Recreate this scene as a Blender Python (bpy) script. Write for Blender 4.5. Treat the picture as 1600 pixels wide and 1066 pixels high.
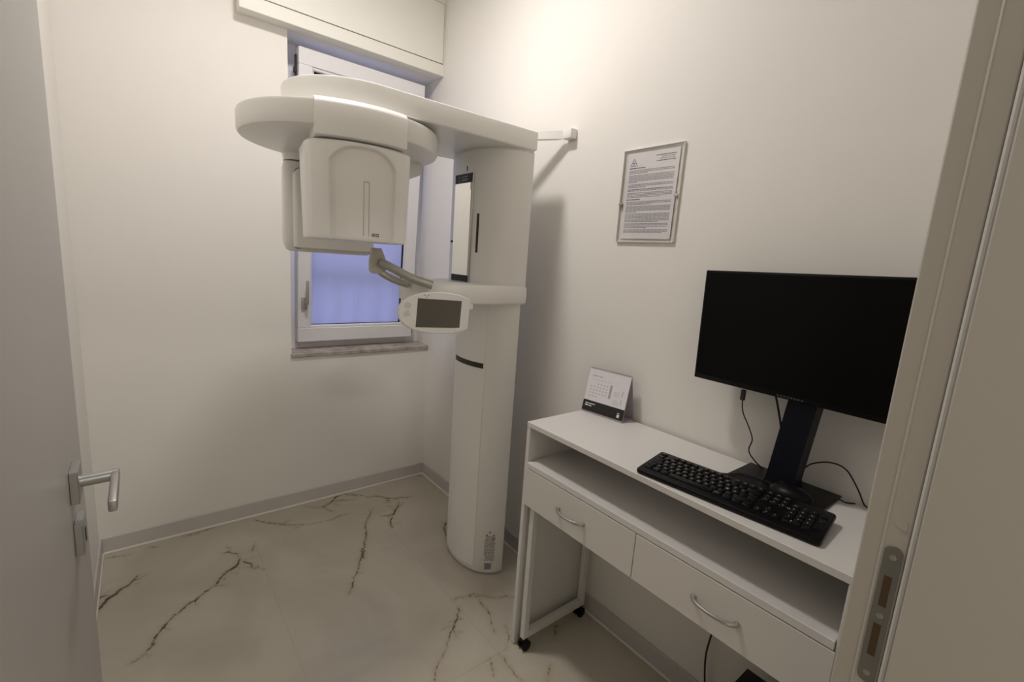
import bpy, bmesh, math, random
import numpy as np
from mathutils import Vector, Matrix
random.seed(7)
SC = bpy.context.scene
for o in list(bpy.data.objects): bpy.data.objects.remove(o)
COL = SC.collection
PI = math.pi

# ------------------------------------------------------------------ camera
cam = bpy.data.cameras.new('camera'); camo = bpy.data.objects.new('camera', cam); COL.objects.link(camo)
yaw, pitch, roll = .6804, .1712, .0689
F = Vector((math.sin(yaw)*math.cos(pitch), math.cos(yaw)*math.cos(pitch), -math.sin(pitch)))
R0 = Vector((math.cos(yaw), -math.sin(yaw), 0)); U0 = R0.cross(F)
Rv = R0*math.cos(roll) + U0*math.sin(roll); Uv = U0*math.cos(roll) - R0*math.sin(roll)
M = Matrix((Rv, Uv, -F)).transposed().to_4x4(); M.translation = (-1.4047, -2.5878, 1.4348)
camo.matrix_world = M
cam.sensor_fit = 'HORIZONTAL'; cam.sensor_width = 36; cam.lens = 722.93/1600*36; cam.clip_start = .02
SC.camera = camo

# ------------------------------------------------------------------ world, light, exposure
W = bpy.data.worlds.new('dusk_sky'); SC.world = W; W.use_nodes = True
W.node_tree.nodes['Background'].inputs[0].default_value = (.40, .45, .86, 1)
W.node_tree.nodes['Background'].inputs[1].default_value = 1.75
L = bpy.data.lights.new('ceiling_lamp', 'AREA'); L.shape = 'DISK'; L.size = .22; L.energy = 16.2; L.color = (1, .952, .925)
lo = bpy.data.objects.new('ceiling_lamp', L); COL.objects.link(lo); lo.location = (-.85, -1.05, 2.895)
SC.view_settings.view_transform = 'Standard'; SC.view_settings.look = 'None'
SC.view_settings.gamma = 1; SC.view_settings.use_curve_mapping = False
L2 = bpy.data.lights.new('corridor_fill', 'AREA'); L2.shape = 'DISK'; L2.size = .5; L2.energy = 30; L2.color = (1, .95, .90)  # added fill light behind the camera, brightens faces turned to the doorway
lo2 = bpy.data.objects.new('corridor_fill', L2); COL.objects.link(lo2); lo2.location = (-1.0, -4.7, 2.96)
SC.view_settings.exposure = 0.0

# ------------------------------------------------------------------ materials
MATS = {}
def mat(name, col, rough=.5, metal=0, bump=0, bscale=60, var=0, vscale=3, spec=.5, coat=0, **kw):
    if name in MATS: return MATS[name]
    m = bpy.data.materials.new(name); m.use_nodes = True; nt = m.node_tree; N = nt.nodes; b = N['Principled BSDF']
    b.inputs['Base Color'].default_value = (*col, 1); b.inputs['Roughness'].default_value = rough
    b.inputs['Metallic'].default_value = metal; b.inputs['Specular IOR Level'].default_value = spec
    b.inputs['Coat Weight'].default_value = coat
    tc = N.new('ShaderNodeTexCoord')
    if var:
        n = N.new('ShaderNodeTexNoise'); n.inputs['Scale'].default_value = vscale; n.inputs['Detail'].default_value = 6
        nt.links.new(tc.outputs['Object'], n.inputs['Vector'])
        r = N.new('ShaderNodeValToRGB'); r.color_ramp.elements[0].position = .3; r.color_ramp.elements[1].position = .7
        r.color_ramp.elements[0].color = (*[c*(1-var) for c in col], 1); r.color_ramp.elements[1].color = (*[min(1, c*(1+var)) for c in col], 1)
        nt.links.new(n.outputs[0], r.inputs[0]); nt.links.new(r.outputs[0], b.inputs['Base Color'])
    if bump:
        n = N.new('ShaderNodeTexNoise'); n.inputs['Scale'].default_value = bscale; n.inputs['Detail'].default_value = 4
        nt.links.new(tc.outputs['Object'], n.inputs['Vector'])
        bp = N.new('ShaderNodeBump'); bp.inputs['Strength'].default_value = bump; bp.inputs['Distance'].default_value = .002
        nt.links.new(n.outputs[0], bp.inputs['Height']); nt.links.new(bp.outputs[0], b.inputs['Normal'])
    MATS[name] = m; return m
PAINT = mat('wall_paint', (.862, .834, .782), .62, bump=.10, bscale=220, var=.015, vscale=2, spec=.3)
CEIL = mat('ceiling_paint', (.87, .86, .83), .8)
BOXP = mat('box_paint', (.84, .82, .75), .5, bump=.1)
SKIRT = mat('skirting_tile', (.60, .56, .53), .35, var=.03, vscale=6)
BEAD = mat('sealant_bead', (.86, .83, .77), .6, bump=.2)
BODY = mat('machine_plastic', (.86, .845, .80), .33, spec=.45, var=.01)
BODYR = mat('machine_recess', (.70, .675, .62), .45, spec=.4)
WINW = mat('window_pvc', (.80, .79, .80), .3)
DESKW = mat('desk_melamine', (.74, .72, .69), .38, bump=.05, bscale=400)
FRONTW = mat('drawer_front_melamine', (.72, .69, .65), .42)
FRAMEW = mat('powder_coated_steel', (.70, .69, .66), .4)
DOORW = mat('door_lacquer', (.40, .385, .36), .35, bump=.03, bscale=30)
LINING = mat('lining_lacquer', (.53, .50, .445), .4, bump=.05, bscale=120)
SEAL = mat('rubber_seal', (.66, .64, .60), .6)
CHROME = mat('satin_nickel', (.52, .50, .48), .32, 1)
STEEL = mat('brushed_steel', (.42, .42, .41), .4, .9, bump=.1, bscale=200)
GREYMET = mat('grey_metallic_plastic', (.44, .42, .38), .34, .5)
BLK = mat('black_plastic', (.006, .0052, .006), .36, bump=.05, bscale=500, spec=.16)
BLKM = mat('matt_black', (.010, .010, .012), .55)
KEY = mat('key_plastic', (.005, .0045, .005), .36, spec=.16)
SCREEN = mat('monitor_glass', (.0035, .0033, .003), .25, spec=.10)
LCD = mat('display_off', (.12, .11, .09), .3)
DARK = mat('dark_slot', (.02, .014, .012), .4)
BROWN = mat('strike_pocket', (.085, .05, .018), .7)
MIRROR = mat('mirror_glass', (.85, .86, .84), .02, 1)
PAPER = mat('paper', (.78, .75, .78), .7)
PAPERB = mat('card_black', (.012, .010, .012), .5)
INK = mat('print_grey', (.30, .28, .30), .8)
INKD = mat('print_dark', (.09, .08, .09), .8)
INKW = mat('print_white', (.75, .75, .73), .7)
INKG = mat('print_soft_grey', (.42, .40, .41), .8)
CARD = mat('calendar_card', (.50, .46, .50), .7)
MARB = mat('sill_marble', (.42, .37, .33), .35, var=.35, vscale=18)
DUSTY = mat('plaster_patch', (.75, .71, .62), .8)
def glassy():
    m = bpy.data.materials.new('acrylic'); m.use_nodes = True; nt = m.node_tree; N = nt.nodes; N.clear()
    out = N.new('ShaderNodeOutputMaterial'); mix = N.new('ShaderNodeMixShader'); t = N.new('ShaderNodeBsdfTransparent'); g = N.new('ShaderNodeBsdfGlossy')
    t.inputs[0].default_value = (.995, .995, .99, 1); g.inputs['Roughness'].default_value = .06; fr = N.new('ShaderNodeFresnel'); fr.inputs[0].default_value = 1.45
    mix.inputs[0].default_value = .05; nt.links.new(t.outputs[0], mix.inputs[1]); nt.links.new(g.outputs[0], mix.inputs[2]); nt.links.new(mix.outputs[0], out.inputs[0])
    return m
ACRY = glassy()
def frosted():
    m = bpy.data.materials.new('frosted_glass'); m.use_nodes = True; nt = m.node_tree; N = nt.nodes; N.clear()
    out = N.new('ShaderNodeOutputMaterial'); mix = N.new('ShaderNodeMixShader'); t = N.new('ShaderNodeBsdfTranslucent'); g = N.new('ShaderNodeBsdfGlossy')
    t.inputs[0].default_value = (.90, .90, .94, 1); g.inputs['Roughness'].default_value = .35; fr = N.new('ShaderNodeFresnel'); fr.inputs[0].default_value = 1.35
    nt.links.new(fr.outputs[0], mix.inputs[0]); nt.links.new(t.outputs[0], mix.inputs[1]); nt.links.new(g.outputs[0], mix.inputs[2]); nt.links.new(mix.outputs[0], out.inputs[0])
    return m
FROST = frosted()
def emis(name, col, s):
    m = bpy.data.materials.new(name); m.use_nodes = True; b = m.node_tree.nodes['Principled BSDF']
    b.inputs['Emission Color'].default_value = (*col, 1); b.inputs['Emission Strength'].default_value = s; return m
def marble():
    m = bpy.data.materials.new('marble_tile'); m.use_nodes = True; nt = m.node_tree; N = nt.nodes; K = nt.links; b = N['Principled BSDF']
    b.inputs['Roughness'].default_value = .22; b.inputs['Specular IOR Level'].default_value = .4
    at = N.new('ShaderNodeAttribute'); at.attribute_name = 'vein'
    tc = N.new('ShaderNodeTexCoord')
    n1 = N.new('ShaderNodeTexNoise'); n1.inputs['Scale'].default_value = 55; n1.inputs['Detail'].default_value = 6; n1.inputs['Roughness'].default_value = .7
    K.new(tc.outputs['Object'], n1.inputs['Vector'])
    ml = N.new('ShaderNodeMath'); ml.operation = 'MULTIPLY_ADD'; ml.inputs[1].default_value = .022; ml.inputs[2].default_value = -.011
    K.new(n1.outputs[0], ml.inputs[0])
    ad = N.new('ShaderNodeMath'); ad.operation = 'ADD'; K.new(at.outputs['Fac'], ad.inputs[0]); K.new(ml.outputs[0], ad.inputs[1])
    core = N.new('ShaderNodeMapRange'); core.interpolation_type = 'SMOOTHSTEP'
    core.inputs['From Min'].default_value = .0022; core.inputs['From Max'].default_value = -.004; core.inputs['To Min'].default_value = 0; core.inputs['To Max'].default_value = 1
    K.new(ad.outputs[0], core.inputs['Value'])
    halo = N.new('ShaderNodeMapRange'); halo.interpolation_type = 'SMOOTHSTEP'
    halo.inputs['From Min'].default_value = .022; halo.inputs['From Max'].default_value = -.004; halo.inputs['To Min'].default_value = 0; halo.inputs['To Max'].default_value = .30
    K.new(ad.outputs[0], halo.inputs['Value'])
    n2 = N.new('ShaderNodeTexNoise'); n2.inputs['Scale'].default_value = 2.2; n2.inputs['Detail'].default_value = 8; n2.inputs['Distortion'].default_value = 1.2
    K.new(tc.outputs['Object'], n2.inputs['Vector'])
    r = N.new('ShaderNodeValToRGB'); r.color_ramp.elements[0].position = .36; r.color_ramp.elements[1].position = .62
    r.color_ramp.elements[0].color = (.50, .46, .375, 1); r.color_ramp.elements[1].color = (.58, .535, .44, 1); K.new(n2.outputs[0], r.inputs[0])
    m1 = N.new('ShaderNodeMixRGB'); m1.inputs[2].default_value = (.36, .27, .15, 1); K.new(halo.outputs[0], m1.inputs[0]); K.new(r.outputs[0], m1.inputs[1])
    n3 = N.new('ShaderNodeTexNoise'); n3.inputs['Scale'].default_value = 9; K.new(tc.outputs['Object'], n3.inputs['Vector'])
    vc = N.new('ShaderNodeValToRGB'); vc.color_ramp.elements[0].color = (.085, .052, .028, 1); vc.color_ramp.elements[1].color = (.21, .15, .08, 1)
    vc.color_ramp.elements[0].position = .4; vc.color_ramp.elements[1].position = .6; K.new(n3.outputs[0], vc.inputs[0])
    m2 = N.new('ShaderNodeMixRGB'); K.new(core.outputs[0], m2.inputs[0]); K.new(m1.outputs[0], m2.inputs[1]); K.new(vc.outputs[0], m2.inputs[2])
    K.new(m2.outputs[0], b.inputs['Base Color'])
    return m
MARBLE = marble()
GROUT = mat('grout', (.47, .43, .36), .9)

# ------------------------------------------------------------------ mesh helpers
class MB:
    def __init__(s): s.v = []; s.f = []
    def add(s, vs, fs):
        n = len(s.v); s.v += [tuple(v) for v in vs]; s.f += [tuple(i+n for i in f) for f in fs]; return s
    def bm(s, b, mtx=None):
        b.verts.ensure_lookup_table(); b.verts.index_update()
        s.add([(mtx @ v.co) if mtx else v.co for v in b.verts], [[v.index for v in f.verts] for f in b.faces]); b.free(); return s
    def box(s, x0, y0, z0, x1, y1, z1, bev=0, seg=2, mtx=None):
        b = bmesh.new(); bmesh.ops.create_cube(b, size=1)
        for v in b.verts:
            v.co = ((x0+x1)/2+v.co.x*(x1-x0), (y0+y1)/2+v.co.y*(y1-y0), (z0+z1)/2+v.co.z*(z1-z0))
        if bev: bmesh.ops.bevel(b, geom=b.edges[:], offset=bev, segments=seg, profile=.5, affect='EDGES')
        bmesh.ops.recalc_face_normals(b, faces=b.faces)
        return s.bm(b, mtx)
    def prism(s, pts, z0, z1, bev=0, seg=2, mtx=None, axis='z'):
        b = bmesh.new(); vs = [b.verts.new((p[0], p[1], z0)) for p in pts]; f = b.faces.new(vs)
        r = bmesh.ops.extrude_face_region(b, geom=[f])
        for g in r['geom']:
            if isinstance(g, bmesh.types.BMVert): g.co.z = z1
        bmesh.ops.recalc_face_normals(b, faces=b.faces)
        if bev:
            es = [e for e in b.edges if abs(e.verts[0].co.z-e.verts[1].co.z) < 1e-7]
            bmesh.ops.bevel(b, geom=es, offset=bev, segments=seg, profile=.5, affect='EDGES', clamp_overlap=True)
        return s.bm(b, mtx)
    def loft(s, rings, caps=True, closed=True):
        n = len(rings[0]); vs = [p for r in rings for p in r]; fs = []
        m = n if closed else n-1
        for k in range(len(rings)-1):
            for i in range(m):
                j = (i+1) % n; fs.append((k*n+i, k*n+j, (k+1)*n+j, (k+1)*n+i))
        if caps: fs += [tuple(reversed(range(n))), tuple(range((len(rings)-1)*n, len(rings)*n))]
        b = bmesh.new(); bv = [b.verts.new(v) for v in vs]
        for f in fs:
            try: b.faces.new([bv[i] for i in f])
            except ValueError: pass
        bmesh.ops.recalc_face_normals(b, faces=b.faces)
        return s.bm(b)
    def tube(s, pts, r, n=10, rads=None, squash=None):
        pts = [Vector(p) for p in pts]; rings = []
        t0 = (pts[1]-pts[0]).normalized(); up = Vector((0, 0, 1)) if abs(t0.z) < .9 else Vector((1, 0, 0))
        a = t0.cross(up).normalized()
        for i, p in enumerate(pts):
            t = (pts[min(i+1, len(pts)-1)]-pts[max(i-1, 0)]).normalized()
            a = (a - t*a.dot(t)).normalized(); c = t.cross(a); rr = rads[i] if rads else r
            rings.append([p + (a*math.cos(2*PI*k/n) + c*math.sin(2*PI*k/n)*(squash or 1))*rr for k in range(n)])
        return s.loft(rings)
    def lathe(s, prof, n=24, mtx=None):
        b = MB(); b.loft([[(r*math.cos(2*PI*k/n), r*math.sin(2*PI*k/n), z) for k in range(n)] for r, z in prof])
        s.add([(mtx @ Vector(v)) if mtx else v for v in b.v], b.f); return s
    def xf(s, mtx): s.v = [tuple(mtx @ Vector(v)) for v in s.v]; return s
def spline(ps, n=8):
    ps = [Vector(p) for p in ps]; q = [ps[0]*2-ps[1]]+ps+[ps[-1]*2-ps[-2]]; out = []
    for i in range(1, len(q)-2):
        a, b, c, d = q[i-1:i+3]
        for k in range(n):
            t = k/n; out.append(.5*((2*b)+(c-a)*t+(2*a-5*b+4*c-d)*t*t+(3*b-a-3*c+d)*t**3))
    return out+[ps[-1]]
ORG = {}
def obj(name, mb, m, parent=None, org=None, kind=None, smooth=35, label=None):
    o0 = Vector(ORG[parent.name]) if parent else Vector(org or (0, 0, 0))
    me = bpy.data.meshes.new(name); me.from_pydata([tuple(Vector(v)-o0) for v in mb.v], [], mb.f); me.update()
    me.materials.append(m)
    if smooth:
        me.polygons.foreach_set('use_smooth', [True]*len(me.polygons)); me.set_sharp_from_angle(angle=math.radians(smooth))
    o = bpy.data.objects.new(name, me); COL.objects.link(o)
    if parent: o.parent = parent
    else: o.location = o0
    ORG[o.name] = tuple(o0)
    if kind: o['kind'] = kind
    if label: o['label'] = label
    return o
def thing(name, label, cat, loc, group=None, kind=None):
    o = bpy.data.objects.new(name, None); COL.objects.link(o); o.location = loc; o.empty_display_size = .05; ORG[o.name] = tuple(loc)
    if label: o['label'] = label
    if cat: o['category'] = cat
    if group: o['group'] = group
    if kind: o['kind'] = kind
    return o
def tag(o, label, cat, group=None):
    o['label'] = label; o['category'] = cat
    if group: o['group'] = group
    return o
def text_mb(s, size, mtx, extr=.0004):
    cu = bpy.data.curves.new('txt', 'FONT'); cu.body = s; cu.size = size; cu.extrude = extr; cu.resolution_u = 2
    cu.align_x = 'CENTER'; cu.align_y = 'CENTER'
    o = bpy.data.objects.new('txt', cu); COL.objects.link(o); dg = bpy.context.evaluated_depsgraph_get()
    me = bpy.data.meshes.new_from_object(o.evaluated_get(dg)); mb = MB()
    mb.add([mtx @ v.co for v in me.vertices], [tuple(p.vertices) for p in me.polygons])
    bpy.data.objects.remove(o); bpy.data.curves.remove(cu); bpy.data.meshes.remove(me); return mb
def frame(o, ex, ey, ez):
    m = Matrix((Vector(ex).normalized(), Vector(ey).normalized(), Vector(ez).normalized())).transposed().to_4x4(); m.translation = o; return m

# ================================================================== SETTING
RW, YD = -1.617, -2.46           # left wall x, doorway wall y
CH = 3.01
# ---- floor
VEINS = [([(-1.613, -0.439), (-1.595, -0.396), (-1.577, -0.358), (-1.545, -0.326), (-1.514, -0.304), (-1.485, -0.258)], 7), ([(-1.615, -0.345), (-1.598, -0.33), (-1.577, -0.337)], 4), ([(-1.485, -0.287), (-1.453, -0.265)], 2), ([(-1.503, -0.771), (-1.464, -0.75), (-1.441, -0.72), (-1.417, -0.656), (-1.396, -0.625), (-1.376, -0.597)], 4), ([(-1.376, -0.597), (-1.344, -0.576), (-1.304, -0.551), (-1.267, -0.515), (-1.224, -0.495)], 4), ([(-1.224, -0.495), (-1.187, -0.43), (-1.147, -0.409), (-1.121, -0.36)], 6), ([(-1.121, -0.36), (-1.122, -0.309), (-1.146, -0.28), (-1.172, -0.273)], 3), ([(-1.122, -0.368), (-1.1, -0.399), (-1.082, -0.435), (-1.076, -0.471)], 3.5), ([(-1.064, -0.328), (-1.043, -0.278)], 2.5), ([(-1.31, -0.024), (-1.263, -0.035), (-1.214, -0.026), (-1.18, -0.017)], 2.5), ([(-1.611, -0.044), (-1.558, -0.054), (-1.507, -0.062)], 1.2), ([(-1.447, -0.049), (-1.421, -0.058)], 2), ([(-1.004, -0.05), (-0.97, -0.094), (-0.921, -0.143), (-0.871, -0.186), (-0.806, -0.224)], 3.5), ([(-0.806, -0.224), (-0.729, -0.245), (-0.666, -0.25), (-0.581, -0.241)], 1.5), ([(-0.672, -0.1), (-0.626, -0.076), (-0.58, -0.027), (-0.521, -0.019)], 4), ([(-0.521, -0.019), (-0.482, -0.049), (-0.441, -0.092)], 3.5), ([(-0.431, -0.114), (-0.379, -0.133), (-0.346, -0.176), (-0.295, -0.218), (-0.25, -0.234), (-0.199, -0.25)], 4), ([(-0.6, -0.065), (-0.558, -0.081), (-0.502, -0.106)], 2.5), ([(-0.672, -0.1), (-0.641, -0.17)], 1.5), ([(-0.752, -0.043), (-0.673, -0.103)], 1.2), ([(-0.296, -0.268), (-0.335, -0.324), (-0.378, -0.374), (-0.428, -0.36)], 5), ([(-0.387, -0.377), (-0.414, -0.425), (-0.435, -0.489)], 4), ([(-0.344, -0.211), (-0.333, -0.227)], 5), ([(-0.319, -0.317), (-0.272, -0.282)], 1.5), ([(-0.459, -0.265), (-0.508, -0.335), (-0.551, -0.416), (-0.585, -0.511), (-0.624, -0.58), (-0.643, -0.632), (-0.71, -0.73), (-0.753, -0.789), (-0.788, -0.847)], 3.2), ([(-0.627, -0.578), (-0.649, -0.653)], 6), ([(-0.123, -0.565), (-0.177, -0.604), (-0.22, -0.669), (-0.25, -0.737)], 3.5), ([(-0.186, -0.583), (-0.177, -0.604)], 1.5), ([(-0.437, -1.123), (-0.408, -1.121), (-0.373, -1.137), (-0.347, -1.137), (-0.332, -1.161), (-0.302, -1.186), (-0.276, -1.209), (-0.212, -1.253)], 2.2), ([(-0.373, -1.137), (-0.349, -1.156), (-0.324, -1.168)], 1.5), ([(-0.445, -1.169), (-0.466, -1.195), (-0.498, -1.231), (-0.516, -1.25), (-0.562, -1.289)], 3.5), ([(-0.51, -1.217), (-0.491, -1.223), (-0.468, -1.226)], 2.5), ([(-0.562, -1.289), (-0.616, -1.339), (-0.652, -1.365), (-0.691, -1.415)], 1.6), ([(-0.344, -1.175), (-0.35, -1.239), (-0.371, -1.297), (-0.398, -1.359)], 1.6), ([(-0.485, -1.449), (-0.498, -1.48), (-0.512, -1.511)], 1.6), ([(-0.34, -1.356), (-0.355, -1.388), (-0.407, -1.449)], 1.2), ([(-0.438, -1.46), (-0.445, -1.517), (-0.442, -1.587)], 1.2), ([(-0.315, -1.592), (-0.334, -1.609), (-0.369, -1.637)], 2), ([(-0.179, -1.467), (-0.161, -1.483)], 2), ([(-0.179, -1.467), (-0.219, -1.513)], 1.5), ([(-0.064, -0.008), (-0.022, -0.044)], 2)]
def jitter(pts, amp, rng):
    for _ in range(3):
        o = [pts[0]]
        for a, b in zip(pts, pts[1:]):
            d = math.dist(a, b); mx = ((a[0]+b[0])/2+rng.uniform(-1, 1)*amp*d, (a[1]+b[1])/2+rng.uniform(-1, 1)*amp*d); o += [mx, b]
        pts = o
    return pts
rng = random.Random(3); SEG = []
for pts, w in VEINS:
    p = jitter(pts, .13, rng); n = len(p)
    for i in range(n-1):
        t = (i+.5)/(n-1); hw = w*.00105*(.45+.55*math.sin(PI*min(1, max(0, t*.9+.05))))+.0003
        SEG.append((*p[i], *p[i+1], hw))
for pts, w in VEINS:
    if w < 3: continue
    for _ in range(3):
        k = rng.randrange(len(pts)-1); t = rng.random(); x0 = pts[k][0]+(pts[k+1][0]-pts[k][0])*t; y0 = pts[k][1]+(pts[k+1][1]-pts[k][1])*t
        a = rng.uniform(0, 2*PI); l = rng.uniform(.02, .06); q = jitter([(x0, y0), (x0+l*math.cos(a), y0+l*math.sin(a))], .25, rng)
        for u_, v_ in zip(q, q[1:]): SEG.append((*u_, *v_, .0007))
SEG = np.array(SEG)
def vein_field(P):
    out = np.full(len(P), .2)
    for x0, y0, x1, y1, hw in SEG:
        near = (P[:, 0] > min(x0, x1)-.05) & (P[:, 0] < max(x0, x1)+.05) & (P[:, 1] > min(y0, y1)-.05) & (P[:, 1] < max(y0, y1)+.05)
        if not near.any(): continue
        Q = P[near]; dx, dy = x1-x0, y1-y0; t = np.clip(((Q[:, 0]-x0)*dx+(Q[:, 1]-y0)*dy)/(dx*dx+dy*dy+1e-12), 0, 1)
        d = np.hypot(Q[:, 0]-x0-t*dx, Q[:, 1]-y0-t*dy)-hw; out[near] = np.minimum(out[near], d)
    return out
floor = obj('floor', MB().box(RW-.1, -5.8, -.06, .3, .3, -.0012), GROUT, kind='structure', smooth=0)
def tile(x0, y0, x1, y1, st):
    g = .0006; x0 += g; x1 -= g; y0 += g; y1 -= g
    nx, ny = max(1, int((x1-x0)/st)), max(1, int((y1-y0)/st))
    X, Y = np.meshgrid(np.linspace(x0, x1, nx+1), np.linspace(y0, y1, ny+1)); P = np.stack([X.ravel(), Y.ravel()], 1)
    V = np.column_stack([P, np.zeros(len(P))]); i = (np.arange(ny)[:, None]*(nx+1)+np.arange(nx)[None]).ravel()
    Q = np.stack([i, i+1, i+nx+2, i+nx+1], 1)
    sk = np.array([[x0, y0, -.003], [x1, y0, -.003], [x1, y1, -.003], [x0, y1, -.003]]); n = len(V)
    cs = [0, nx, (nx+1)*(ny+1)-1, (nx+1)*ny]; V = np.vstack([V, sk])
    S = [[cs[k], n+k, n+(k+1) % 4, cs[(k+1) % 4]] for k in range(4)]
    Q = np.vstack([Q, np.array(S)])
    me = bpy.data.meshes.new('tile'); me.vertices.add(len(V)); me.vertices.foreach_set('co', V.ravel())
    me.loops.add(Q.size); me.loops.foreach_set('vertex_index', Q.ravel().astype(np.int32))
    me.polygons.add(len(Q)); me.polygons.foreach_set('loop_start', np.arange(0, Q.size, 4, dtype=np.int32)); me.update(calc_edges=True)
    a = me.attributes.new('vein', 'FLOAT', 'POINT'); a.data.foreach_set('value', vein_field(V[:, :2]).astype(np.float32))
    me.materials.append(MARBLE); o = bpy.data.objects.new('tile', me); COL.objects.link(o); o.parent = floor
ys = [0, -.247, -1.447, -2.647, -3.847, -5.047, -5.7]; xs = [RW, -1.041, -.443, 0]
for i in range(6):
    for j in range(3): tile(xs[j], ys[i+1], xs[j+1], ys[i], .005 if i < 3 else .05)
# ---- walls
obj('wall_left', MB().box(RW-.1, YD, 0, RW, .12, CH), PAINT, kind='structure', smooth=0)
obj('wall_right', MB().box(0, -2.75, 0, .1, .4, CH), PAINT, kind='structure', smooth=0)
WX, WZ0, WZ1 = -.803, .856, 2.436     # window opening
wb = MB().box(RW, 0, 0, WX, .3, CH).box(WX, 0, 0, 0, .3, WZ0-.008).box(WX, 0, WZ1, 0, .3, CH)
obj('wall_back', wb, PAINT, kind='structure', smooth=0)
# doorway wall (camera stands in its opening)
JX, HX = -.6, -1.515
wf = MB().box(JX+.03, -2.63, 0, 0, YD, CH).box(RW-.1, -2.63, 0, HX-.03, YD, CH).box(HX-.03, -2.63, 2.14, JX+.03, YD, CH)
obj('wall_front', wf, PAINT, kind='structure', smooth=0)
obj('ceiling', MB().box(RW-.1, -5.8, CH, .2, .3, CH+.08), CEIL, kind='structure', smooth=0)
# corridor behind the camera
obj('wall_corridor', MB().box(RW-.75, -5.8, 0, .1, -5.7, CH).box(RW-.85, -5.7, 0, RW-.75, -2.63, CH).box(0, -5.7, 0, .1, -2.75, CH).box(RW-.75, -2.73, 0, RW-.1, -2.63, CH), PAINT, kind='structure', smooth=0)
obj('ceiling_corridor', MB().box(RW-.85, -5.8, CH-.001, RW-.1, -2.6, CH+.08), CEIL, kind='structure', smooth=0)
obj('floor_corridor', MB().box(RW-.85, -5.8, -.05, RW-.1, -2.6, 0), GROUT, kind='structure', smooth=0)
# ---- skirting (a separate length per wall, each with its bead of sealant)
def skirt(name, x0, y0, x1, y1, bx0, by0, bx1, by1):
    b = obj(name, MB().box(x0, y0, 0, x1, y1, .078, .0015, 1), SKIRT, kind='structure')
    obj('sealant_bead', MB().box(bx0, by0, 0, bx1, by1, .011, .002, 1), BEAD, b)
skirt('baseboard_back', RW+.009, -.009, -.009, 0, RW+.009, -.016, -.009, -.009)
skirt('baseboard_right', -.009, YD, 0, 0, -.016, YD, -.009, -.009)
skirt('baseboard_left', RW, YD, RW+.009, 0, RW+.009, YD, RW+.014, -.009)

# ---- roller shutter housing above the window
SBY = -.075
tb = obj('trim_1', MB().box(-1.012, SBY, WZ1, 0, 0, CH, .002, 1), BOXP, kind='structure')
obj('access_panel', MB().box(-.955, SBY-.004, 2.498, -.012, SBY+.001, 2.80, .0015, 1), BOXP, tb)
obj('panel_gap', MB().box(-.9575, SBY-.0008, 2.4955, -.0095, SBY+.001, 2.8025), DARK, tb)

# ---- window
win = thing('window_1', None, None, (-.4, .1, WZ0), kind='structure')
fr = MB()
for a in [(WX, .146, WZ0, WX+.075, .20, WZ1), (-.10, .146, WZ0, 0, .20, WZ1), (WX+.075, .146, WZ0, -.10, .20, WZ0+.085), (WX+.075, .146, WZ1-.085, -.10, .20, WZ1)]:
    fr.box(*a, .003, 1)
obj('outer_frame', fr, WINW, win)
th = math.atan(.085/1.47)
SM = Matrix.Translation((0, .085, .915)) @ Matrix.Rotation(th, 4, 'X')
def sb(mb): return mb.xf(SM)
SX0, SX1, SH = -.752, -.074, 1.472
rl = MB().box(SX0, 0, 0, SX1, .058, .088, .003, 1)
for nm, a in [('bottom_rail', (SX0, 0, 0, SX1, .058, .078)), ('top_rail', (SX0, 0, SH-.076, SX1, .058, SH)),
              ('left_stile', (SX0, 0, .078, SX0+.065, .058, SH-.076)), ('right_stile', (SX1-.065, 0, .078, SX1, .058, SH-.076))]:
    obj(nm, sb(MB().box(*a, .003, 1)), WINW, win)
bd = MB()
for a in [(SX0+.063, .006, .076, SX1-.063, .03, .092), (SX0+.063, .006, SH-.09, SX1-.063, .03, SH-.074), (SX0+.063, .006, .09, SX0+.073, .03, SH-.09), (SX1-.073, .006, .09, SX1-.063, .03, SH-.09)]: bd.box(*a, .004, 1)
obj('glazing_bead', sb(bd), WINW, win)
gk = MB()
for a in [(SX0+.07, .022, .09, SX1-.07, .032, .0945), (SX0+.07, .022, SH-.098, SX1-.07, .032, SH-.088), (SX0+.071, .022, .09, SX0+.0745, .032, SH-.09), (SX1-.0795, .022, .09, SX1-.071, .032, SH-.09)]: gk.box(*a)
obj('gasket', sb(gk), BLKM, win)
obj('pane', sb(MB().box(SX0+.06, .032, .07, SX1-.06, .036, SH-.07)), FROST, win)
hw = MB().box(SX0-.008, .03, 1.33, SX0-.001, .05, 1.44, .001, 1).box(SX0-.012, .028, 1.36, SX0-.001, .055, 1.385)
obj('hinge_stay', sb(hw), BLKM, win)
obj('corner_hinge', sb(MB().box(SX1+.001, .004, .02, SX1+.010, .03, .10, .001, 1)), CHROME, win)
hd = sb(MB().box(SX0+.017, -.012, .185, SX0+.047, 0, .25, .003, 2)); ho = obj('handle', hd, GREYMET, win)
obj('handle_lever', sb(MB().box(SX0+.032, -.045, .215, SX0+.047, -.032, .345, .004, 2).tube([(SX0+.036, -.005, .225), (SX0+.038, -.04, .225)], .008)), GREYMET, ho)
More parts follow.
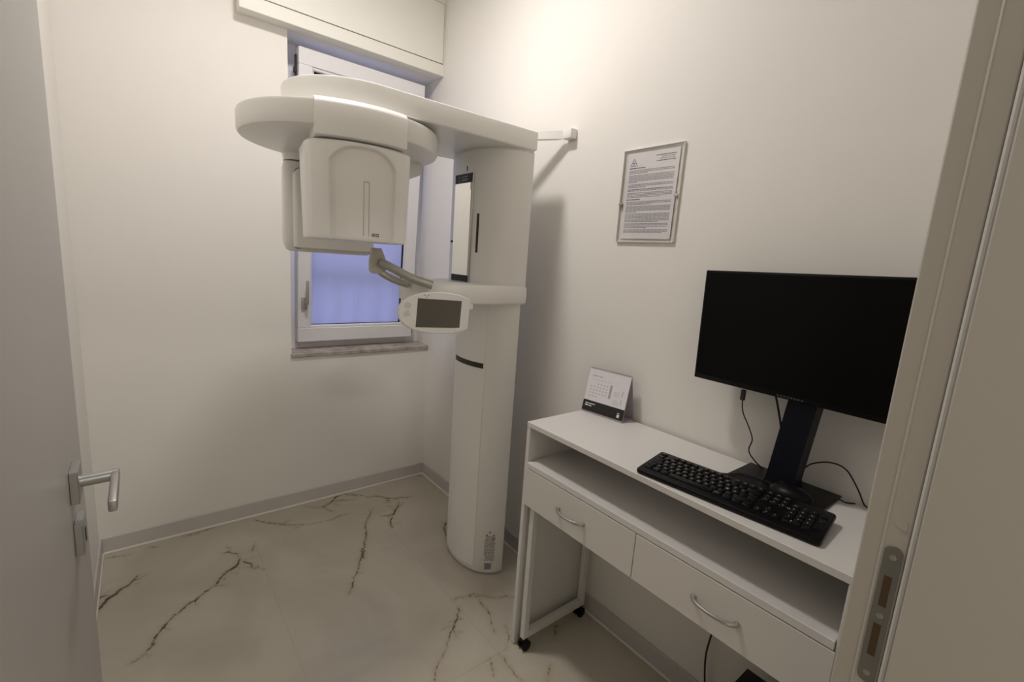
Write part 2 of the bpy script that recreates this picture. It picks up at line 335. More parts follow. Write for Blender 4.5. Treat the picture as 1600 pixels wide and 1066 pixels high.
# grille outside; unseen shutter added behind the pane to darken its top
gr = obj('security_grille', MB().box(-.74, .166, 1.262, -.09, .178, 1.302), BLKM, win)
for k in range(8):
    x = -.765+k*.118
    obj('bar', MB().tube([(x, .172, .87), (x, .172, 2.42)], .017, 8), WINW, gr)
rs = obj('added_shutter', MB().box(WX-.05, .305, 2.20, .05, .315, 2.5), GREYMET, win)
for k in range(4): obj('slat', MB().box(WX-.05, .298, 2.22+k*.05, .05, .306, 2.267+k*.05, .003, 1), GREYMET, rs)
sl = MB().box(WX-.004, -.012, WZ0-.006, -.001, .165, WZ0+.016, .003, 1)
obj('sill', sl, MARB, win)

# ---- door lining at the right with strike plate; trim_2
j = obj('trim_2', MB().box(JX, -2.4875, 0, JX+.04, -2.461, 2.14, .002, 1).box(JX+.003, -2.461, 0, JX+.04, -2.435, 2.14, .002, 1)
        .box(JX-.014, -2.72, 0, JX+.04, -2.4965, 2.14, .002, 1).box(JX+.004, -2.497, 0, JX+.04, -2.487, 2.14)
        .box(HX-.04, -2.70, 0, HX-.001, -2.50, 2.14, .002, 1).box(HX-.04, -2.70, 2.14, JX+.04, -2.435, 2.18, .002, 1), LINING, kind='structure')
obj('seal', MB().tube([(JX+.001, -2.4925, 0), (JX+.001, -2.4925, 2.13)], .0046, 10), SEAL, j)
obj('corner_bead', MB().tube([(JX+.0025, -2.461, 0), (JX+.0025, -2.461, 2.13)], .0028, 8), LINING, j)
def rr(w, h, r, n=6, cx=0, cy=0):
    out = []
    for (sx, sy, a0) in ((1, 1, 0), (-1, 1, 90), (-1, -1, 180), (1, -1, 270)):
        for k in range(n+1):
            a = math.radians(a0+90*k/n); out.append((cx+sx*(w/2-r)+r*math.cos(a), cy+sy*(h/2-r)+r*math.sin(a)))
    return out
SPZ0, SPZ1, SPY = .86, 1.079, -2.4745
def plate_pt(M_, mb): return mb.xf(M_)
SPM = frame((JX-.0002, SPY, 0), (0, -1, 0), (0, 0, 1), (-1, 0, 0))
sp = obj('strike_plate', MB().prism(rr(.0215, SPZ1-SPZ0, .0107, 6, 0, (SPZ0+SPZ1)/2), 0, .0016, .0004, 1, SPM), mat('strike_steel', (.24, .235, .215), .45, .6), j, label='grey steel strike plate')
for z0, z1 in ((.985, 1.033), (.905, .957)):
    obj('latch_hole', MB().box(-.0045, z0, 0, .0045, z1, .0019, mtx=SPM), BROWN, sp)
for z in (1.062, .970, .876):
    obj('screw', MB().lathe([(.0042, 0), (.0042, .002), (.003, .0024), (.0008, .0018)], 14, SPM @ Matrix.Translation((0, z, 0))), CHROME, sp)
obj('filler_patch', MB().prism([(-.006, 1.108), (.007, 1.104), (.0085, 1.112), (.006, 1.118), (.001, 1.121), (-.005, 1.117)], 0, .0006, .0002, 1, SPM), LINING, j)

# ---- open door leaf on the left with handle; door_1
DX, DY0, DY1 = -1.511, -2.455, -1.462
dr = obj('door_1', MB().box(DX-.032, DY0, .008, DX, DY1-.001, 2.12, .0025, 2).box(DX-.045, DY0, .008, DX-.032, DY1+.012, 2.12, .0025, 2), DOORW, kind='structure')
hy, hz = -1.616, 1.034
ro = obj('rosette', MB().box(DX, hy-.027, hz-.027, DX+.011, hy+.027, hz+.027, .001, 1), STEEL, dr)
lev = obj('lever_handle', MB().tube([(DX+.008, hy, hz), (DX+.050, hy, hz+.001), (DX+.058, hy, hz+.001)], .0095, 16), STEEL, ro)
obj('lever_grip', MB().box(DX+.049, hy-.118, hz-.0095, DX+.060, hy+.010, hz+.0095, .003, 2), STEEL, ro)
kr = obj('key_rosette', MB().box(DX, hy-.027, hz-.117, DX+.011, hy+.027, hz-.063, .001, 1), STEEL, dr)
obj('thumb_turn', MB().box(DX+.011, hy-.004, hz-.104, DX+.012, hy+.004, hz-.082), BLKM, kr)

# ---- ceiling lamp body
cl = thing('ceiling_light', 'round white ceiling light panel above the middle of the room', 'lamp', (-.85, -1.05, CH-.001))
CLM = Matrix.Translation((-.85, -1.05, 0))
obj('housing', MB().lathe([(.125, CH-.001), (.125, CH-.095), (.118, CH-.105), (.112, CH-.105), (.112, CH-.001)], 40, CLM), FRAMEW, cl)
obj('diffuser', MB().lathe([(.11, CH-.09), (.11, CH-.100), (.001, CH-.102)], 40, CLM), emis('lamp_diffuser', (1, .95, .88), 4), cl)

# ================================================================== X-RAY MACHINE
YC = -.90
def dsec(xb, a, b, z, n=2.2, N=64, inset=0):
    P = []
    for k in range(N+1):
        t = -PI/2+PI*k/N; c, s = math.cos(t), math.sin(t)
        P.append((xb-(a-inset)*abs(c)**(2/n), YC+(b-inset)*math.copysign(abs(s)**(2/n), s), z))
    P.append((xb+.0-inset*0, YC+(b-inset), z)); P[-1] = (xb+.004-inset, YC+b-.004-inset, z)
    P.append((xb+.004-inset, YC-b+.004+inset, z))
    return P
xm = thing('dental_scanner', 'white dental X-ray scanner on a rounded floor column under the window corner', 'x-ray machine', (-.2, YC, 0))
XB = -.163
A_, B_ = .137, .192
obj('column', MB().loft([dsec(XB, A_, B_, z, 2.1, inset=i) for z, i in ((0, .014), (.006, .006), (.02, 0), (1.262, 0))]), BODY, xm)
def xsurf(y, a, b, n): return XB-a*max(0, 1-(abs(y-YC)/b)**n)**(1/n)
def shell(y0, y1, z0, z1, off, a, b, n, ny=16, depth=.004, bow=0):
    """thin shell that follows the column (or carriage) surface"""
    out, inn = [], []
    for k in range(ny+1):
        y = y0+(y1-y0)*k/ny; e = 1e-4
        x = xsurf(y, a, b, n); dx = (xsurf(y+e, a, b, n)-xsurf(y-e, a, b, n))/(2*e); nn = Vector((-1, dx, 0)).normalized()
        out.append((Vector((x, y, 0))+nn*off, k/ny)); inn.append((Vector((x, y, 0))+nn*(off-depth), k/ny))
    mb = MB()
    def zz(z, t): return z-bow*(1-t)
    rings = []
    for (P, t), (Q, _) in zip(out, inn): rings.append([(P.x, P.y, zz(z0, t)), (P.x, P.y, zz(z1, t)), (Q.x, Q.y, zz(z1, t)), (Q.x, Q.y, zz(z0, t))])
    return mb.loft(rings)
obj('front_cover', shell(-1.018, -.78, .035, 1.255, .0022, A_, B_, 2.1, depth=.006), BODY, xm)
obj('light_strip', shell(-1.012, -.81, .972, .994, .0045, A_, B_, 2.1, depth=.004), DARK, xm, label='thin black curved strip across the column')
# rating label printed low on the column side
lb = MB(); lr = random.Random(5)
def lab(y0, y1, z0, z1): lb.add(*(lambda m: (m.v, m.f))(shell(y0, y1, z0, z1, .0011, A_, B_, 2.1, 1, .0008)))
# label band spans y -1.082..-1.055 along the curved side
def ly(t): return -1.058-.026*t
for k in range(22):
    z = .20-.0058*k-.004
    t = .12
    while t < .95:
        w = lr.uniform(.08, .28); lab(ly(min(1, t+w)), ly(t), z, z+.0028); t += w+lr.uniform(.03, .09)
for z0, z1, t0, t1 in ((.212, .222, .42, .6), (.196, .206, .1, .95), (.03, .062, .12, .8), (.178, .188, .75, .98), (.10, .18, 0, .06), (.072, .0735, 0, .9), (.06, .0615, 0, .9)): lab(ly(t1), ly(t0), z0, z1)
obj('rating_label', lb, INK, xm, label='small grey printed rating label')
# carriage with mirror
CA, CB, CN = .184, .215, 2.5
obj('carriage', MB().loft([dsec(XB, CA, CB, z, CN, inset=i) for z, i in ((1.325, 0), (1.857, 0), (1.8605, .004), (1.866, .004))]), BODY, xm)
arm_pl = lambda z, i: [(x, y, z) for x, y in [(XB+.006-i, -1.119+i), (-.28, -1.121+i), (-.40, -1.119+i), (-.50, -1.09+i), (-.58, -1.045+i), (-.612+i, -1.01+i), (-.628+i, -.96), (-.622+i, -.90), (-.59, -.865-i), (-.52, -.84-i), (-.42, -.79-i), (-.36, -.72-i), (-.30, -.69-i), (XB+.006-i, -.685-i)]]
obj('chin_rest_arm', MB().loft([arm_pl(z, i) for z, i in ((1.258, .012), (1.262, .004), (1.268, 0), (1.326, 0), (1.332, .004), (1.335, .012))]), BODY, xm)
MX = -.352
bz = obj('mirror_mount', MB().box(MX, -.969, 1.331, MX+.03, -.839, 1.770, .003, 2), CHROME, xm)
obj('mirror_band_top', MB().box(MX-.0015, -.967, 1.733, MX+.002, -.841, 1.769), BLKM, bz)
obj('mirror_band_bottom', MB().box(MX-.0015, -.967, 1.337, MX+.002, -.841, 1.363), BLKM, bz)
obj('mirror', MB().box(MX-.0018, -.963, 1.363, MX+.002, -.842, 1.733), MIRROR, bz, label='tall narrow mirror')
lg = MB()
for z, r in ((1.756, .0035), (1.745, .003)): lg.lathe([(r, 0), (r, .0008)], 10, frame((MX-.0014, -.872, z), (0, -1, 0), (0, 0, 1), (-1, 0, 0)))
for z in (1.757, 1.748, 1.742): lg.box(MX-.0022, -.935, z, MX-.0012, -.89, z+.0022)
obj('band_marking', lg, INKG, bz)
obj('sensor_slit', MB().box(-.3485, -.921, 1.781, -.34, -.916, 1.799), DARK, xm)
obj('side_slot', shell(-1.004, -.993, 1.458, 1.612, .0012, CA, CB, CN, 3, .004), DARK, xm, label='narrow dark vertical slot')
obj('side_knob', MB().tube([(-.340, -.825, 1.50), (-.352, -.822, 1.50)], .005, 10), BLKM, xm)
obj('arm_nub', MB().box(-.44, -1.117, 1.240, -.415, -1.085, 1.262, .005, 2), BODY, xm)
# overhead beam
def beam(z, i):
    P = []; xe = -1.01; b = .222-i
    for k in range(33):
        t = -PI/2+PI*k/32; c, s = math.cos(t), math.sin(t)
        P.append((-.80-(.228-i)*abs(c)**(2/1.9), YC+b*math.copysign(abs(s)**(2/2.1), s), z))
    P += [(XB+.004-i, YC+b, z), (XB+.004-i, YC-b, z)]
    return P
obj('overhead_beam', MB().loft([beam(z, i) for z, i in ((1.866, .004), (1.870, 0), (1.932, 0), (1.936, .0015), (1.938, .005))]), BODY, xm)
# rotating unit
RC = Vector((-.822, -.85, 0)); ang = math.radians(8.5)
wv = Vector((-math.sin(ang), -math.cos(ang), 0)); uv = Vector((math.cos(ang), -math.sin(ang), 0))
def loc(u, w, z): return RC+uv*u+wv*w+Vector((0, 0, z))
rot = obj('rotating_unit', MB().lathe([(.312, 1.780), (.322, 1.783), (.3275, 1.792), (.3275, 1.842), (.325, 1.849), (.316, 1.852)], 72, Matrix.Translation(RC)), BODY, xm)
def sector(z, i, hw_=.133, rin=.16, n=2):
    P = []; R_ = .341-i; a = math.asin(hw_/R_)
    for k in range(25):
        t = -a+2*a*k/24; P.append(loc((R_)*math.sin(t), R_*math.cos(t), z))
    P += [loc(hw_-.004, rin, z), loc(-hw_+.004, rin, z)]; return P
obj('front_block', MB().loft([sector(z, i) for z, i in ((1.750, .006), (1.753, 0), (1.838, 0), (1.848, .006), (1.858, .022), (1.860, .04))]), BODY, rot)
obj('pivot_collar', MB().lathe([(.15, 1.85), (.15, 1.868)], 40, Matrix.Translation(RC+Vector((.02, -.02, 0)))), BODY, rot)
# tube head
def head_ring(z, i, hw_, w0, w1, bulge, rec=False, zt=0):
    P = []; N = 120
    for k in range(N+1):                       # curved front, from left to right
        s = -1+2*k/N; u = s*(hw_-i); w = w1-i-bulge*abs(s)**2.4
        if abs(s) > .93: w -= (abs(s)-.93)/.07*.018*(1) ; u = math.copysign(hw_-i-.010*((abs(s)-.93)/.07)**0*0, s)*(.93+ (abs(s)-.93)) if False else u
        if rec:
            # arched, shallow recess open at the bottom
            e = .64; topz = 1.733-.050*(abs(s+.02)/e)**3.0
            fx = min(1, max(0, (e-abs(s))/.05)); fz = min(1, max(0, (topz-z)/.009)); fx = fx*fx*(3-2*fx); fz = fz*fz*(3-2*fz)
            w -= .011*fx*fz
        P.append(loc(u, w, z))
    for (u, w) in ((hw_-i, w0+.04), (hw_-i-.012, w0+.012), (hw_-i-.04, w0+i), (-hw_+i+.04, w0+i), (-hw_+i+.012, w0+.012), (-hw_+i, w0+.04)): P.append(loc(u, w, z))
    return P
zs = [(1.462, .004), (1.4635, .001), (1.466, 0)]+[(1.475+.01*k, 0) for k in range(18)]+[(1.655+.002*k, 0) for k in range(41)]+[(1.737, .003), (1.742, .008), (1.745, .02)]
def taper(z): return .147+.010*(z-1.46)/.28
obj('tube_head', MB().loft([head_ring(z, i, taper(z), .10, .345, .052, True) for z, i in zs]), BODY, rot, smooth=50)
def face_w(u): return .345-.052*abs(u/.162)**2.4-.011+.0006
mk = MB()
def facebox(u0, u1, z0, z1):
    w0_, w1_ = face_w(u0), face_w(u1)
    mk.loft([[loc(u0, w0_-.002, z), loc(u1, w1_-.002, z), loc(u1, w1_, z), loc(u0, w0_, z)] for z in (z0, z1)])
for u in (.000, .0155): facebox(u-.0006, u+.0006, 1.478, 1.636)
facebox(0, .0155, 1.6352, 1.6368)
obj('face_lines', mk, INK, rot)
um = .036; TM = frame(loc(um, face_w(um)+.0008, 1.4795), uv, (0, 0, 1), wv); mm_ = MB()
for a in ((-.011, .0065, -.002, .008), (-.0035, .0035, -.002, .0065), (-.011, .0035, -.002, .005), (-.011, 0, -.0095, .0045), (-.011, -.0005, -.002, .001),   # 2
          (.001, -.0005, .0025, .008), (.0085, -.0005, .010, .008), (.001, .0065, .010, .008), (.001, -.0005, .010, .001)): mm_.box(a[0], a[1], -.001, a[2], a[3], .0003, mtx=TM)
obj('model_marking', mm_, INKD, rot, label='small dark 2D lettering')
# sensor head (behind), hanging from the disc by a neck
def sring(z, i, u0, u1, w0, w1, r=.03):
    P = []
    for x, y in rr(u1-u0-2*i, w1-w0-2*i, r, 6, (u0+u1)/2, (w0+w1)/2): P.append(loc(x, y, z))
    return P
shd = obj('sensor_head', MB().loft([sring(z, i, -.178, .165, -.33, -.20, .028) for z, i in ((1.414, .025), (1.420, .012), (1.440, .002), (1.452, 0), (1.73, 0), (1.748, .004), (1.752, .012))]), BODY, rot)
obj('sensor_face', MB().loft([sring(z, i, -.15, .152, -.206, -.165, .018) for z, i in ((1.425, .012), (1.432, .002), (1.70, .002), (1.72, .012), (1.724, .02))]), BODY, shd)
obj('sensor_neck', MB().loft([sring(z, i, -.178, .10, -.33, -.19, .05) for z, i in ((1.754, .004), (1.785, .0))]), BODY, rot)
obj('rear_block', MB().loft([sring(z, i, .215, .30, -.18, -.02, .02) for z, i in ((1.742, .003), (1.745, 0), (1.785, 0))]), BODY, rot)
# control screen
cs = thing('control_screen_unit', None, None, (0, 0, 0)) if False else None
SCY = -1.152
def scr(y, i):
    P = []
    for k in range(48):
        t = 2*PI*k/48; c, s = math.cos(t), math.sin(t)
        x = -.573+(.165-i)*math.copysign(abs(c)**(2/2.2), c); z = 1.2345+(.076-i)*math.copysign(abs(s)**(2/2.25), s)
        if x > -.4545+0-i: x = -.4545-i
        P.append((x, y, z))
    return P
SR = Matrix.Translation((-.59, 0, 1.2345)) @ Matrix.Rotation(math.radians(3.2), 4, 'Y') @ Matrix.Translation((.59, 0, -1.2345))
su = obj('control_panel', MB().loft([scr(y, i) for y, i in ((SCY, .004), (SCY+.003, .001), (SCY+.010, 0), (SCY+.020, .004), (SCY+.030, .02))]).xf(SR), BODY, xm)
obj('display', MB().box(-.671, SCY-.001, 1.183, -.494, SCY+.002, 1.283).xf(SR), LCD, su, label='dark switched-off display')
obj('corner_tab', MB().box(-.512, SCY-.0018, 1.172, -.494, SCY+.001, 1.184).xf(SR), BODY, su)
bt = MB()
for z in (1.256, 1.229):
    BM = frame((-.7065, SCY-.0004, z), (1, 0, 0), (0, 0, 1), (0, -1, 0))
    bt.loft([[BM @ Vector((r*math.cos(2*PI*k/20), r*math.sin(2*PI*k/20), h)) for k in range(20)] for r, h in ((.0095, 0), (.0095, .0008), (.0083, .0008), (.0083, 0))], caps=False)
    bt.box(-.002, -.002, 0, .002, .002, .0008, mtx=BM)
obj('button_ring', bt.xf(SR), INKG, su)
dt = MB()
for dx, dz in ((-.007, 0), (.007, 0), (0, -.006)): dt.box(-.6385+dx-.002, SCY-.0008, 1.295+dz-.0012, -.6385+dx+.002, SCY+.002, 1.295+dz+.0012)
obj('indicator_dots', dt.xf(SR), INKD, su)
obj('panel_bracket', MB().box(-.62, SCY+.022, 1.262, -.50, -1.04, 1.30, .006, 2), BODY, xm)
# patient handles
hp = MB()
HM = frame((-.738, -.965, 1.397), (1, .0, 0), (0, .0, 1), (0, -1, 0))
hp.prism([(-.028, -.030), (-.029, .0), (-.023, .050), (.012, .050), (.034, -.002), (.032, -.026), (.01, -.040), (-.018, -.040)], -.012, .012, .004, 2, HM)
hb = obj('handle_bracket', hp, mat('warm_grey_plastic', (.52, .50, .44), .4), xm)
obj('patient_handle', MB().tube(spline([(-.735, -.985, 1.400), (-.69, -1.015, 1.375), (-.64, -1.05, 1.348), (-.577, -1.085, 1.328)], 5), .0155, 16), GREYMET, hb)
obj('patient_handle', MB().tube(spline([(-.738, -.955, 1.378), (-.71, -.965, 1.354), (-.665, -.975, 1.334), (-.627, -.985, 1.322)], 5), .0135, 16), GREYMET, hb)
# wall bracket
wbk = MB().box(-.036, -1.178, 1.935, -.0008, -1.128, 1.972, .003, 2)
obj('wall_bracket', wbk, BODY, xm)
bbm = MB(); bbm.prism([(-.036, -1.132), (-.036, -1.100), (-.155, -.905), (-.175, -.915)], 1.934, 1.970, .002, 1)
obj('bracket_bar', bbm, BODY, xm)
obj('bracket_tab', MB().box(-.19, -.935, 1.934, -.155, -.86, 1.976, .002, 1), BODY, xm)

# ================================================================== DESK
DH = .886; DYL, DYR, DXF = -1.430, -2.406, -.373
dk = thing('desk', 'narrow white console desk against the right wall, holding monitor and keyboard', 'desk', (-.19, -1.91, 0))
obj('desktop', MB().box(DXF, DYR, DH-.018, -.014, DYL, DH, .0012, 1), DESKW, dk)
for y in (DYL-.0165, DYR+.0005): sp_ = obj('side_panel', MB().box(DXF+.001, y, .004, -.014, y+.016, DH-.018, .0008, 1), DESKW, dk)
obj('cam_fitting', MB().tube([(-.30, DYL-.0165, .850), (-.30, DYL-.026, .850)], .0075, 10), DARK, dk)
# pull-out unit
YA, YB = DYL-.018, DYR+.018
XF = DXF-.004
pu = thing('pull_out_drawer_unit', 'white pull-out unit with two drawers on castors nested under the desk', 'drawer unit', (-.19, -1.91, 0))
SZ = .742
obj('shelf', MB().box(XF, YB, SZ-.020, -.03, YA, SZ, .0012, 1), DESKW, pu)
ZB, ZT = .583, SZ-.0225
obj('carcass', MB().box(XF+.020, YB+.002, ZB+.004, -.035, YA-.002, SZ-.0205), DESKW, pu)
ymid = -1.9165
def drawer(y1, y0, lbl):
    d = obj('drawer', MB().box(XF, y0, ZB, XF+.018, y1, ZT, .0012, 1), FRONTW, pu)
    yc = (y0+y1)/2+(.005 if y1 > -1.9 else 0); z = .650; hl = .054; pts = []
    for k in range(13):
        t = -1+2*k/12; pts.append((XF-.006-.020*(1-t*t)**.6, yc+hl*t, z-.000))
    h = obj('handle', MB().tube(pts, .0042, 10, rads=[.0042+.0012*abs(-1+2*k/12)**3 for k in range(13)], squash=1.15), CHROME, d)
    for s in (-1, 1): obj('handle_foot', MB().tube([(XF+.0005, yc+s*hl, z), (XF-.004, yc+s*hl, z), (XF-.008, yc+s*hl, z)], .0072, 14, rads=[.0072, .0072, .0055]), CHROME, h)
    return d
drawer(YA+.004, ymid+.0012, 'left'); drawer(ymid-.0012, YB-.004, 'right')
for yo, s in ((YA-.022, 1), (YB+.022, -1)):
    y0, y1 = (yo-.022, yo) if s > 0 else (yo, yo+.022)
    obj('leg', MB().box(XF+.012, y0, .050, XF+.036, y1, ZB+.004, .0015, 1), FRAMEW, pu)
    obj('leg', MB().box(-.060, y0, .050, -.036, y1, ZB+.004, .0015, 1), FRAMEW, pu)
    obj('bottom_rail', MB().box(XF+.036, y0, .050, -.060, y1, .078, .0015, 1), FRAMEW, pu)
    for x in (XF+.024, -.055):
        ym = (y0+y1)/2
        c = obj('castor', MB().box(x-.012, ym-.012, .036, x+.012, ym+.012, .0505, .003, 1), BLK, pu)
        for q in (-1, 1): obj('wheel', MB().tube([(x+.004, ym+q*.005, .0205), (x+.004, ym+q*.008, .0205), (x+.004, ym+q*.015, .0205), (x+.004, ym+q*.0165, .0205)], .02, 20, rads=[.016, .0205, .0205, .016]), BLK, c)

# ================================================================== THINGS ON THE DESK
# keyboard
KO = Vector((-.371, -1.887, DH+.0006)); ka = Vector((.1084, -.9941, 0)).normalized(); kb_ = Vector((.9941, .1084, 0)).normalized()
tilt = math.radians(5.2)
KM = frame(KO, ka, kb_*math.cos(tilt)+Vector((0, 0, math.sin(tilt))), (ka.cross(kb_*math.cos(tilt)+Vector((0, 0, math.sin(tilt))))))
kbd = thing('keyboard', 'full-size black keyboard lying along the front edge of the desk', 'keyboard', tuple(KO))
KL, KD = .437, .146
obj('case', MB().prism(rr(KL, KD, .010, 5, KL/2, KD/2), .0005, .013, .004, 2, KM), BLK, kbd)
for x_ in (.03, KL-.055): obj('rear_foot', MB().box(x_, KD-.022, -.011, x_+.025, KD-.008, .002, mtx=KM), BLK, kbd)
obj('front_strip', MB().tube([KM @ Vector((.02, .004, .0105)), KM @ Vector((KL-.02, .004, .0105))], .0022, 8), SCREEN, kbd)
U = .0186; k0x, k0y = .0105, .0225; rows = []
def add_row(y, xs_, h=1):
    x = 0
    for it in xs_:
        if it[0] is None: x += it[1]; continue
        rows.append((x, y, it[1], it[2] if len(it) > 2 else 1, it[0])); x += it[1]
S = None
g1, g2 = .22, .22
add_row(0, [('', 1.25), ('*', 1.25), ('', 1.25), ('', 6.25), ('Alt Gr', 1.25), ('', 1.25), ('', 1.25), ('', 1.25), (S, g1), ('<', 1), ('v', 1), ('>', 1), (S, g2), ('0', 2), ('.', 1)])
add_row(1, [('', 1.25), ('<', 1)]+[(c, 1) for c in 'ZXCVBNM,.-']+[('', 2.75), (S, g1), (S, 1), ('^', 1), (S, 1), (S, g2), ('1', 1), ('2', 1), ('3', 1), ('', 1, 2)])
add_row(2, [('', 1.75)]+[(c, 1) for c in 'ASDFGHJKL']+[('@', 1), ('#', 1), ('', 1), ('', 1.25), (S, g1), (S, 3), (S, g2), ('4', 1), ('5', 1), ('6', 1)])
add_row(3, [('', 1.5)]+[(c, 1) for c in 'QWERTYUIOP']+[('[', 1), (']', 1), ('', 1.5), (S, g1), ('Canc', 1), ('Fine', 1), ('Pag', 1), (S, g2), ('7', 1), ('8', 1), ('9', 1), ('+', 1, 2)])
rows[-1] = (rows[-1][0], 2, 1, 2, '+')
add_row(4, [('\\', 1)]+[(c, 1) for c in '1234567890']+[("'", 1), ('', 1), ('', 2), (S, g1), ('Ins', 1), ('Home', 1), ('Pag', 1), (S, g2), ('Bloc', 1), ('/', 1), ('*', 1), ('-', 1)])
add_row(5.25, [('Esc', 1), (S, 1)]+[('F%d' % i, 1) for i in (1, 2, 3, 4)]+[(S, .5)]+[('F%d' % i, 1) for i in (5, 6, 7, 8)]+[(S, .5)]+[('F%d' % i, 1) for i in (9, 10, 11, 12)]+[(S, g1), ('Stmp', 1), ('Bloc', 1), ('Pausa', 1)])
keymesh = {}; leg = MB(); first = {}
for (x, y, w, h, c) in rows:
    wd, hg = w*U-.0022, h*U*.985-.0022
    if y > 5: hg = .011
    kk = (round(w, 2), round(h, 2), y > 5)
    if kk not in keymesh:
        mb = MB()
        def rg(z, i): return [(px, py, z) for px, py in rr(wd-2*i, hg-2*i, .0022, 2)]
        mb.loft([rg(0, 0), rg(.0035, .0006), rg(.0045, .0013)])
        me = bpy.data.meshes.new('key'); me.from_pydata([tuple(v) for v in mb.v], [], mb.f); me.materials.append(KEY)
        me.polygons.foreach_set('use_smooth', [True]*len(me.polygons)); me.set_sharp_from_angle(angle=math.radians(50)); keymesh[kk] = me
    o = bpy.data.objects.new('key', keymesh[kk]); COL.objects.link(o); o.parent = kbd
    cx, cy = k0x+x*U+w*U/2, k0y+y*U*.985+(hg+.0022)/2
    km = KM.copy(); km.translation = (KM @ Vector((cx, cy, .0125)))-KO
    o.matrix_local = km
    if c:
        sz = .0062 if len(c) == 1 else .0034
        t = text_mb(c, sz, KM @ Matrix.Translation((cx-.001, cy+.001, .0172)), .0001); leg.add(t.v, t.f)
obj('key_lettering', leg, INKW, kbd)['kind'] = 'stuff'
mt = MB()
for k in range(9): mt.box(.303+k*.0062, .0885, .0129, .3075+k*.0062, .0915, .0134, mtx=KM)
obj('case_marking', mt, INKW, kbd)
# monitor
mo = thing('monitor', 'black widescreen computer monitor on a stand, screen switched off', 'monitor', (-.10, -2.165, DH))
md = Vector((-.0801, -.9968, 0)).normalized(); mz = Vector((0, 0, 1)); P0 = Vector((-.099, -1.869, 0))
rl_ = math.radians(1.3)
mdr = md*math.cos(rl_)+mz*math.sin(rl_); mzr = mz*math.cos(rl_)-md*math.sin(rl_)
MM = frame(Vector((-.099, -1.868, 1.125)), mdr, mzr, mdr.cross(mzr))      # local: x along the screen, y up, z toward the room
MWID, MHT = .557, .322
obj('casing', MB().box(0, 0, -.022, MWID, MHT, 0, .0025, 2, mtx=MM).box(.08, .05, -.045, MWID-.08, MHT-.06, -.02, .012, 2, mtx=MM), BLK, mo)
obj('screen_panel', MB().box(.006, .014, -.001, MWID-.006, MHT-.006, .0008, mtx=MM), SCREEN, mo)
lgm = MB()
for k in range(8): lgm.box(.246+k*.0085, .004, 0, .2515+k*.0085, .0085, .0006, mtx=MM)
obj('bezel_lettering', lgm, mat('faint_print', (.05, .05, .055), .6), mo)
bs = frame((-.01, -2.152, DH+.0006), (0, -1, 0), (-1, 0, 0), (0, 0, -1))
obj('stand_base', MB().prism([(-.0045-.188, -2.035), (-.012, -2.035), (-.012, -2.268), (-.19, -2.268)], DH+.0005, DH+.0075, .002, 2), BLK, mo)
nk = MB()
for q in [0]:
    nk.loft([[(x0, -2.152+a*hw2, z), (x1, -2.152+a*hw2, z), (x1, -2.152-a*hw2, z), (x0, -2.152-a*hw2, z)] for z, x0, x1, hw2, a in ((DH+.006, -.118, -.052, .038, 1), (DH+.03, -.112, -.056, .034, 1), (1.24, -.112, -.062, .0335, 1))])
nk.v = [(x, y-.028*max(0, (z-.95)/.25), z) for x, y, z in nk.v]
obj('stand_neck', nk, mat('stand_plastic', (.004, .005, .010), .42, spec=.2), mo)
# usb plug and cables
ucab = thing('usb_cable', 'thin black USB cable with plug dangling under the left of the monitor', 'cable', (-.10, -2.02, 1.12))
obj('plug', MB().box(-.106, -2.0275, 1.094, -.097, -2.0155, 1.124, .0015, 1), BLKM, ucab)
obj('cord', MB().tube(spline([(-.101, -2.021, 1.096), (-.10, -2.028, 1.06), (-.09, -2.046, 1.02), (-.08, -2.056, .985), (-.082, -2.052, .955), (-.07, -2.060, .93), (-.025, -2.078, DH+.006), (-.0115, -2.11, DH+.004)], 6), .0018, 6), BLKM, ucab)
tag(obj('power_cable', MB().tube(spline([(-.10, -2.100, 1.14), (-.085, -2.108, 1.10), (-.075, -2.124, 1.03), (-.07, -2.130, .96), (-.05, -2.118, DH+.012), (-.02, -2.10, DH+.010)], 6), .0028, 8), BLKM), 'black power cable hanging down beside the monitor stand', 'cable')
tag(obj('looped_cable', MB().tube(spline([(-.055, -2.185, .945), (-.040, -2.20, .962), (-.030, -2.235, .976), (-.028, -2.270, .970), (-.024, -2.300, .93), (-.020, -2.318, .895), (-.018, -2.33, DH+.004)], 6), .0019, 6), BLKM), 'thin black cable arching right of the monitor stand down to the desk edge', 'cable')
tag(obj('short_cable', MB().tube(spline([(-.055, -2.262, DH+.010), (-.05, -2.275, DH+.010), (-.035, -2.285, DH+.003), (-.02, -2.30, DH+.003)], 5), .0019, 6), BLKM), 'short black cable end leaving the corner of the monitor base', 'cable')
# mouse on the stand base
mm = thing('mouse', 'small black computer mouse on the monitor base behind the keyboard', 'mouse', (-.165, -2.19, DH+.008))
mv = []
for k, (z, s) in enumerate(((0, .93), (.004, 1), (.012, .98), (.020, .86), (.027, .62), (.031, .32), (.0315, .05))):
    mv.append([(-.152+.033*s*math.cos(2*PI*q/24)*(1), -2.196+.052*s*math.sin(2*PI*q/24), DH+.0078+z) for q in range(24)])
obj('shell', MB().loft(mv), KEY, mm)
obj('scroll_wheel', MB().tube([(-.155, -2.172, DH+.036), (-.148, -2.172, DH+.036)], .006, 12), BLKM, mm)
tag(obj('mouse_cable', MB().tube(spline([(-.13, -2.150, DH+.014), (-.11, -2.10, DH+.0105), (-.13, -2.06, DH+.0105), (-.16, -2.045, DH+.0105), (-.19, -2.0, DH+.004)], 6), .0016, 6), BLKM), 'thin black cable lying across the monitor base behind the keyboard', 'cable')

